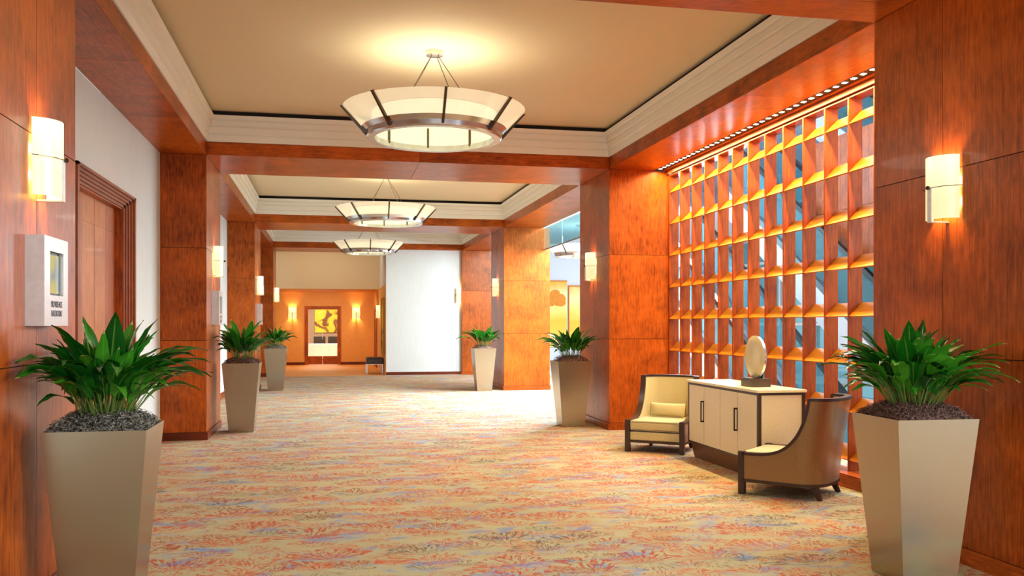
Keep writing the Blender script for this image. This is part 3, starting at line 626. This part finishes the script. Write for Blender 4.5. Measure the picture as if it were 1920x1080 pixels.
# ------------------------------------------------------------------ room signs on the left columns
def text_mesh(txt, size, sx, name, mat, parent, loc, rot):
    cu = bpy.data.curves.new(name, 'FONT'); cu.body = txt; cu.size = size; cu.align_x = 'CENTER'; cu.extrude = 0.0006; cu.offset = size*0.012
    t = bpy.data.objects.new('tmp', cu); COL.objects.link(t); dg = bpy.context.evaluated_depsgraph_get()
    me = bpy.data.meshes.new_from_object(t.evaluated_get(dg)); bpy.data.objects.remove(t)
    me.transform(Matrix.Diagonal((sx, 1, 1, 1))); me.materials.clear(); me.materials.append(mat)
    o = bpy.data.objects.new(name, me); COL.objects.link(o); o.parent = parent; o.location = loc; o.rotation_euler = rot; return o
M['sign_metal'] = plain('satin_aluminium', (206, 200, 194), 0.3, 0.55)
def screen_mat():
    N = NT('lit_screen'); tc = N.n('ShaderNodeTexCoord'); nz = N.n('ShaderNodeTexNoise', i_Scale=6.0, i_Detail=1.0); N.l(tc.outputs['Object'], nz.inputs['Vector'])
    c = N.ramp(nz.outputs[0], [(0.38, lin((96, 124, 140))), (0.5, lin((150, 150, 96))), (0.65, lin((168, 160, 84)))])
    N.l(c, N.b.inputs['Base Color']); N.l(c, N.b.inputs['Emission Color']); N.b.inputs['Emission Strength'].default_value = 0.45; N.b.inputs['Roughness'].default_value = 0.1; return N.m
M['screen'] = screen_mat()
def sign(X, yc, kind, label):
    s = thing('room_sign', label, 'sign', (X, yc, 1.492), group='room signs on the left columns')
    W, H, D = 0.21, 0.465, 0.092
    m = MB(); ya, yb, za, zb = -0.115, 0.125, 0.16, 0.39
    m.box(0, D, -W, ya, 0, H).box(0, D, yb, W, 0, H).box(0, D, ya, yb, 0, za).box(0, D, ya, yb, zb, H).box(0, D-0.03, ya, yb, za, zb)
    m.build('housing', M['sign_metal'], s)
    MB().box(D-0.0299, D-0.022, ya+0.001, yb-0.001, za+0.001, zb-0.001).build('screen_bezel', M['black'], s)
    MB().box(D-0.0219, D-0.019, ya+0.012, yb-0.022, za+0.012, zb-0.014).build('screen', M['screen'], s)
    R = (PI/2, 0, PI/2)
    if kind == 0:
        text_mesh('PROVIDENCE', 0.046, 0.72, 'lettering', M['black'], s, (D+0.0006, 0.0, 0.098), R)
        text_mesh('BALLROOM I', 0.046, 0.72, 'lettering', M['black'], s, (D+0.0006, 0.0, 0.050), R)
    elif kind == 1:
        MB().box(D, D+0.002, -0.05, 0.05, 0.09, 0.13).build('pictogram', M['black'], s); MB().box(D, D+0.002, -0.05, 0.05, 0.03, 0.075).build('pictogram', M['black'], s)
    else:
        for k in range(6): MB().box(D, D+0.002, -0.03, 0.03, 0.03+0.02*k, 0.042+0.02*k).build('lettering', M['black'], s)
    return s
sign(-1.51, 5.17, 0, 'silver sign with small screen reading Providence Ballroom I, left edge')
sign(XL, 12.97, 1, 'flat silver sign with screen on the second left column')
sign(XL, 20.8, 2, 'slim silver sign with a column of lettering on the third left column')

# ------------------------------------------------------------------ planters
def leaf_mesh(idx, L, pet, wmax, lean, bend, twist):
    """stalk then blade, growing from origin up and out towards +X"""
    n1, n2 = 6, 9; v = []; f = []; uv = []; mi = []
    pts = []; x = z = 0.0; ang = lean; ds = L/(n1+n2)
    for i in range(n1+n2+1):
        pts.append((x, z, ang)); t = i/(n1+n2)
        ang = lean + bend*max(0, (t-0.3)/0.7)**1.15; x += ds*math.sin(ang); z += ds*math.cos(ang)
    for i in range(n1+1):
        x, z, a = pts[i]; r = 0.0045*(1-0.4*i/n1)
        for k in range(4): v.append((x+r*math.cos(k*PI/2)*math.cos(a), r*math.sin(k*PI/2), z-r*math.cos(k*PI/2)*math.sin(a))); uv.append((0.5, 0))
    for i in range(n1):
        for k in range(4): f.append((i*4+k, i*4+(k+1) % 4, (i+1)*4+(k+1) % 4, (i+1)*4+k)); mi.append(1)
    b = len(v)
    for i in range(n2+1):
        x, z, a = pts[n1+i]; t = i/n2; wd = wmax*(math.sin(PI*min(1, t**0.72*0.99+0.008)))**0.85*(1-0.12*t); wd = max(wd, 0.0015)
        tw = twist*t; rp = 0.006*math.sin(t*17+idx)
        for s_ in (-1, 0, 1):
            lift = abs(s_)*wd*0.32; cy = s_*wd*math.cos(tw); cl = lift+s_*wd*math.sin(tw)+rp*abs(s_)
            v.append((x-cl*math.cos(a), cy, z+cl*math.sin(a))); uv.append(((s_+1)/2, t))
    for i in range(n2):
        for k in range(2): f.append((b+i*3+k, b+i*3+k+1, b+(i+1)*3+k+1, b+(i+1)*3+k)); mi.append(0)
    me = bpy.data.meshes.new('leaf'); me.from_pydata(v, [], f); u = me.uv_layers.new()
    for lp in me.loops: u.data[lp.index].uv = uv[lp.vertex_index]
    for p in me.polygons: p.use_smooth = True; p.material_index = mi[p.index]
    me.materials.append(M['leaf']); me.materials.append(M['stem']); return me
LV = []
rr = random.Random(3)
for i in range(24):
    q = i/23.0        # 0 upright .. 1 spreading
    LV.append(leaf_mesh(i, 0.58+0.12*q+rr.uniform(-0.06, 0.06), 0.2, rr.uniform(0.040, 0.062), 0.02+0.6*q+rr.uniform(-0.05, 0.1), 0.15+1.35*q+rr.uniform(-0.2, 0.45), rr.uniform(-0.5, 0.5)))
LR = {me.name: max(v.co.x for v in me.vertices)+0.06 for me in LV}
def moss(parent, mat, n, seed, half=0.235):
    r = random.Random(seed); m = MB()
    N = 14; rows = []
    for i in range(N+1):
        row = []
        for j in range(N+1):
            x, y = (i/N*2-1)*half, (j/N*2-1)*half
            d = (1-(abs(x)/half)**4)*(1-(abs(y)/half)**4); row.append((x, y, 0.93+0.08*d+r.uniform(-0.006, 0.006)))
        rows.append(row)
    m.grid(rows)
    for k in range(n):
        x, y = r.uniform(-half, half)*0.98, r.uniform(-half, half)*0.98
        d = (1-(abs(x)/half)**4)*(1-(abs(y)/half)**4); z = 0.935+0.08*d+r.uniform(0, 0.022)
        a = r.uniform(0, 2*PI); rad = r.uniform(0.010, 0.030); tilt = r.uniform(0, PI/2); arc = r.uniform(2, 4.5); pts = []
        u1 = Vector((math.cos(a), math.sin(a), 0)); u2 = Vector((-math.sin(a)*math.cos(tilt), math.cos(a)*math.cos(tilt), math.sin(tilt)))
        for q in range(5): t = arc*q/4; p = Vector((x, y, z))+rad*(math.cos(t)*u1+math.sin(t)*u2); p.x = max(-half-0.004, min(half+0.004, p.x)); p.y = max(-half-0.004, min(half+0.004, p.y)); p.z = max(p.z, 0.93); pts.append(p)
        m.tube(pts, 0.0014 if n > 1000 else 0.0018, 3, cap=False)
    m.build('moss', mat, parent, kind='stuff')
def planter(loc, rz, label, nleaf, seed, mossmat, nmoss, scale=1.0, wall=None, hs=1.0):
    p = thing('potted_plant', label, 'potted plant', loc, rz, group='tall tapered nickel planters with leafy plants')
    T, B, H = 0.25, 0.165, 0.96
    def sq(h, z): return [(-h, -h, z), (h, -h, z), (h, h, z), (-h, h, z)]
    MB().grid([sq(B-0.01, 0.0), sq(B, 0.0), sq(T, H), sq(T-0.008, H), sq(T-0.016, 0.90)], close_v=True).poly(sq(B-0.01, 0.0)[::-1]).build('pot', M['nickel'], p)
    MB().poly(sq(T-0.0165, 0.905)).build('soil', plain('soil', (40, 28, 20), 0.9), p)
    moss(p, mossmat, nmoss, seed)
    r = random.Random(seed)
    for k in range(nleaf):
        q = (k+0.5)/nleaf; a = k*2.39996+r.uniform(-0.3, 0.3)
        if r.random() < 0.22: q = r.random()
        me = LV[min(23, int((q**0.85)*24))]
        o = bpy.data.objects.new('leaf', me); COL.objects.link(o); o.parent = p
        br = 0.02+0.075*math.sqrt(q); sc_ = scale*r.uniform(0.62, 1.1)*hs
        o.location = (br*math.cos(a), br*math.sin(a), 0.965); o.scale = (sc_, sc_*r.uniform(0.9, 1.25), sc_)
        az = a+r.uniform(-0.3, 0.3)
        if wall is not None:
            wx, wd = wall; reach = LR[me.name]*sc_+br
            for _ in range(40):
                if math.cos(az+rz)*wx*reach < wd: break
                az += 0.08 if math.sin(az+rz)*wx > 0 else -0.08
        o.rotation_euler = (r.uniform(-0.16, 0.16), r.uniform(-0.1, 0.1), az)
    return p
planter((-1.158, 5.10, 0), 0, 'large near potted plant at left, grey moss in a bronze-toned metal planter', 190, 11, M['moss_grey'], 2600, 0.86, wall=(-1, 0.30))
planter((3.395, 4.74, 0), math.radians(-3), 'large near potted plant at right, brown moss in a silvery metal planter', 200, 12, M['moss_brown'], 2600, 0.86, wall=(1, 0.48))
planter((-1.187, 13.10, 0), 0, 'potted plant in a brown-looking planter by the second left column', 80, 13, M['moss_brown'], 500, 0.95, wall=(-1, 0.34))
planter((-1.17, 21.03, 0), 0, 'farthest left potted plant in a pale planter before the orange wall', 80, 14, M['moss_grey'], 300, 0.8, wall=(-1, 0.35))
planter((3.50, 12.82, 0), 0, 'potted plant in a cream-lit planter at the right column by the grid', 70, 15, M['moss_brown'], 400, 0.85, wall=(1, 0.38))
planter((3.43, 20.02, 0), 0, 'farthest right potted plant in a grey-green planter by the broad column', 80, 16, M['moss_brown'], 300, 0.85, wall=(1, 0.44))

# ------------------------------------------------------------------ armchairs
def chair(loc, rz, label):
    c = thing('armchair', label, 'armchair', loc, rz, group='pair of low satin armchairs')
    W, YF, YB, R = 0.35, 0.36, -0.36, 0.21
    # plan path from the front right corner round the back to the front left
    path = [(W, YF-0.04-(YF-0.04-(YB+R))*k/14) for k in range(15)]
    path += [(W-R+R*math.cos(t), YB+R-R*math.sin(t)) for t in [PI/2*k/8 for k in range(1, 9)]]
    nb = 5; path += [((W-R)*(1-k/nb), YB-0.012*math.sin(PI/2*k/nb)) for k in range(1, nb)] ; path += [(0, YB-0.012)]
    half = path; path = half + [(-x, y) for x, y in half[-2::-1]]
    nrm = []
    for i, p in enumerate(path):
        a = path[max(0, i-1)]; b = path[min(len(path)-1, i+1)]; tx, ty = b[0]-a[0], b[1]-a[1]; l = math.hypot(tx, ty); nrm.append((-ty/l, tx/l))
    if nrm[0][0] < 0: nrm = [(-x, -y) for x, y in nrm]
    ZB_, ZF, ZTOP = 0.135, 0.362, 0.865
    cum = [0]
    for i in range(1, len(path)): cum.append(cum[-1]+math.hypot(path[i][0]-path[i-1][0], path[i][1]-path[i-1][1]))
    tot = cum[-1]; SR = 0.50
    def ztop(s):
        s = min(s, tot-s)
        if s >= SR: return ZTOP
        t = max(0, s/SR); return ZF+(ZTOP-0.03-ZF)*(1-(1-t**3.6)**0.46)
    # resample around the steep sweep
    ss = sorted(set([k*tot/60 for k in range(61)] + [SR-d for d in (0.001, 0.004, 0.01, 0.02, 0.035, 0.05, 0.07)] + [tot-SR+d for d in (0.001, 0.004, 0.01, 0.02, 0.035, 0.05, 0.07)] + [SR+0.012, tot-SR-0.012]))
    def at(s, lst):
        for i in range(1, len(cum)):
            if s <= cum[i]+1e-9:
                t = (s-cum[i-1])/(cum[i]-cum[i-1]); return (lst[i-1][0]*(1-t)+lst[i][0]*t, lst[i-1][1]*(1-t)+lst[i][1]*t)
        return lst[-1]
    def pos(s, off, z):
        p = at(s, path); n = at(s, nrm); k = max(0, min(1, (0.12-p[1])/0.4)); lean = 0.11*(max(0.0, z-ZB_)/(ZTOP-ZB_))**1.3*k
        return (p[0]+n[0]*off+(0.02*k*n[0]*(z-ZB_)), p[1]+n[1]*off-lean, z)
    NZ = 9
    def sheet(off, z0): return [[pos(s, off, z0+(ztop(s)-z0)*j/NZ) for j in range(NZ+1)] for s in ss]
    MB().grid(sheet(0, ZB_)).build('outer_upholstery', M['bronze_satin'], c, smooth=True, label='bronze satin outer side and back')
    MB().grid(sheet(-0.05, 0.24)).build('inner_upholstery', M['satin'], c, smooth=True)
    # dark show-wood rail along the top edge
    rows = []
    tpts = [(pos(s, 0.006, ztop(s)), pos(s, -0.056, ztop(s))) for s in ss]
    for i, s in enumerate(ss):
        o, n_ = Vector(tpts[i][0]), Vector(tpts[i][1])
        a = Vector(tpts[max(0, i-1)][0]); b = Vector(tpts[min(len(ss)-1, i+1)][0]); t = (b-a).normalized(); side = (n_-o).normalized(); up = side.cross(t).normalized()
        if up.z < 0 or (abs(up.z) < 0.2 and up.y < 0): up = -up
        h = 0.016; rows.append([o-up*h, o+up*h*0.6, n_+up*h*0.6, n_-up*h])
    b0 = MB(); b0.grid(rows, close_v=True); n0 = len(rows); b0.f.append((0, 1, 2, 3)); b0.f.append(tuple((n0-1)*4+k for k in (3, 2, 1, 0)))
    b0.build('top_rail', M['frame_wood'], c, smooth=True)
    # bottom rail
    rows = [[pos(s, 0.006, 0.112), pos(s, 0.006, 0.138), pos(s, -0.03, 0.138), pos(s, -0.03, 0.112)] for s in ss]
    b1 = MB(); b1.grid(rows, close_v=True); b1.box(-W+0.03, W-0.03, YF-0.045, YF-0.005, 0.112, 0.138); b1.build('bottom_rail', M['frame_wood'], c)
    MB().box(-W+0.02, W-0.02, YB+0.1, YF-0.03, 0.114, 0.14).build('seat_base', M['dark_leather'], c)
    for sx in (-1, 1):
        MB().box(sx*(W-0.022)-0.028, sx*(W-0.022)+0.028, YF-0.05, YF+0.004, 0, 0.378).build('front_leg', M['frame_wood'], c, bevel=0.003)
        q = 0.024; p0 = (sx*0.245, YB+0.09); p1 = (sx*0.255, YB+0.035)
        MB().prism([(p1[0]-q*0.75, p1[1]-q*0.75, 0), (p1[0]+q*0.75, p1[1]-q*0.75, 0), (p1[0]+q*0.75, p1[1]+q*0.75, 0), (p1[0]-q*0.75, p1[1]+q*0.75, 0)],
                   [(p0[0]-q*1.2, p0[1]-q*1.3, 0.125), (p0[0]+q*1.2, p0[1]-q*1.3, 0.125), (p0[0]+q*1.2, p0[1]+q*1.3, 0.125), (p0[0]-q*1.2, p0[1]+q*1.3, 0.125)]).build('rear_leg', M['frame_wood'], c)
    MB().box(-W+0.052, W-0.052, YB+0.08, YF-0.012, 0.141, 0.238).build('front_apron', M['satin'], c, bevel=0.012)
    MB().box(-W+0.054, W-0.054, YB+0.07, YF-0.006, 0.252, 0.372).build('seat_cushion', M['satin'], c, bevel=0.028, smooth=True)
    # piping round the cushion
    for z in (0.352, 0.266):
        xs, y0, y1 = W-0.056, YB+0.08, YF-0.010
        MB().tube([(-xs, y0, z), (-xs, y1-0.02, z), (-xs+0.02, y1, z), (xs-0.02, y1, z), (xs, y1-0.02, z), (xs, y0, z)], 0.004, 5).build('piping', M['dark_leather'], c)
    return c
c1 = chair((3.925, 10.17, 0), math.radians(141.8), 'gold satin armchair facing us at the far end of the cream sideboard')
dup(c1, (4.06, 7.36, 0), math.radians(42), 'satin armchair seen from behind at the near end of the cream sideboard')
# lumbar pillow on the far chair
p = MB(); rows = []
for i in range(17):
    u = i/16*2-1; row = []
    for j in range(24):
        t = 2*PI*j/24; k = (1-abs(u)**4)**0.5*0.9+0.1 if abs(u) < 1 else 0.1
        hx = 0.215*u; hy = 0.055*math.sin(t)*(1-0.9*abs(u)**5); cz = math.cos(t); hz = 0.082*math.copysign(abs(cz)**0.6, cz)*(1-0.06*math.cos(u*PI/2)) 
        row.append((hx, hy, hz))
    rows.append(row)
p.grid(rows, close_v=True); p.f.append(tuple(range(24))); p.f.append(tuple(16*24+j for j in reversed(range(24))))
pl = thing('lumbar_pillow', 'small gold satin lumbar pillow on the far armchair', 'pillow', (3.925, 10.17, 0), math.radians(141.8))
pc = p.build('pillow_cover', M['satin'], pl, smooth=True); pc.location = (-0.0, -0.185, 0.462); pc.rotation_euler = (math.radians(14), 0, 0)
for s_ in (-1, 1): MB().tube([(s_*0.214, 0.0, -0.08), (s_*0.218, 0, 0), (s_*0.214, 0.0, 0.08)], 0.004, 5).build('piping', M['dark_leather'], pc)

# ------------------------------------------------------------------ sideboard
sb = thing('sideboard', 'cream four-door sideboard with dark frame between the two armchairs', 'sideboard', (4.25, 8.752, 0))
SX, SY, SH, SBm = 0.245, 0.85, 0.845, 0.167      # half depth, half length
fw = 0.028
m = MB()
for x0, x1 in ((-SX, -SX+0.034), (SX-0.034, SX)):
    for y0, y1 in ((-SY, -SY+fw), (SY-fw, SY)): m.box(x0, x1, y0, y1, SBm, SH)
    m.box(x0, x1, -SY+fw, SY-fw, SH-0.024, SH).box(x0, x1, -SY+fw, SY-fw, SBm, SBm+0.022)
for y0, y1 in ((-SY, -SY+fw), (SY-fw, SY)): m.box(-SX+0.034, SX-0.034, y0, y1, SH-0.024, SH).box(-SX+0.034, SX-0.034, y0, y1, SBm, SBm+0.022)
m.build('frame', M['frame_wood'], sb)
MB().box(-SX+0.004, -SX+0.0295, -SY+0.02, SY-0.02, SBm+0.02, SH-0.02).build('door_backing', M['core'], sb)
MB().box(-SX+0.03, SX-0.006, -SY+0.006, SY-0.006, SBm+0.004, SH-0.001).build('carcass', M['cream_leather'], sb)
MB().box(-SX-0.012, SX+0.012, -SY-0.012, SY+0.012, SH+0.0005, SH+0.026).build('top', M['cream_top'], sb, bevel=0.003)
MB().prism([(-SX+0.05, -SY+0.07, 0), (SX-0.03, -SY+0.07, 0), (SX-0.03, SY-0.07, 0), (-SX+0.05, SY-0.07, 0)], [(-SX+0.02, -SY+0.03, SBm), (SX-0.01, -SY+0.03, SBm), (SX-0.01, SY-0.03, SBm), (-SX+0.02, SY-0.03, SBm)]).build('plinth', M['plinth'], sb)
yy0, yy1 = -SY+fw+0.002, SY-fw-0.002; dw = (yy1-yy0)/4
for k in range(4):
    d = MB().box(-SX+0.0, -SX+0.0039, yy0+k*dw+0.0036, yy0+(k+1)*dw-0.0036, SBm+0.024, SH-0.026).build('door', M['cream_leather'], sb)
    if k in (1, 3):      # pull near the edge it shares with the next door
        yh = yy0+k*dw+0.010; zc = 0.55
        MB().box(-SX-0.002, -SX+0.002, yh-0.008, yh+0.008, zc-0.115, zc+0.115).box(-SX-0.036, -SX-0.026, yh-0.007, yh+0.007, zc-0.115, zc+0.115).box(-SX-0.03, -SX, yh-0.007, yh+0.007, zc-0.115, zc-0.100).box(-SX-0.03, -SX, yh-0.007, yh+0.007, zc+0.100, zc+0.115).build('handle', M['bronze'], d)
# disc sculpture
dsc = thing('disc_sculpture', 'round gold faced disc sculpture on a dark block on the sideboard', 'sculpture', (4.24, 8.42, 0.871))
MB().box(-0.10, 0.10, -0.125, 0.125, 0, 0.085).build('block', plain('bronze_block', (96, 84, 68), 0.3, 0.8), dsc, bevel=0.002)
MB().box(0.045, 0.065, -0.03, 0.09, 0.085, 0.36).build('support', M['bronze'], dsc)
R_ = 0.215; prof = [(0, 0.03), (R_*0.6, 0.027), (R_*0.93, 0.018), (R_, 0.008)]; back = [(R_, 0.008), (R_*0.985, -0.016), (R_*0.9, -0.032), (0, -0.04)]
for nm, pr, mt in (('disc_face', prof, plain('gold_leaf', (216, 200, 152), 0.3, 0.15, ns=5.0)), ('disc_shell', back, plain('silver_shell', (206, 208, 206), 0.2, 0.9))):
    o = MB().lathe(pr, 56).build(nm, mt, dsc, smooth=True); o.rotation_euler = (0, -PI/2, 0); o.location = (-0.005, 0.0, 0.085+R_)
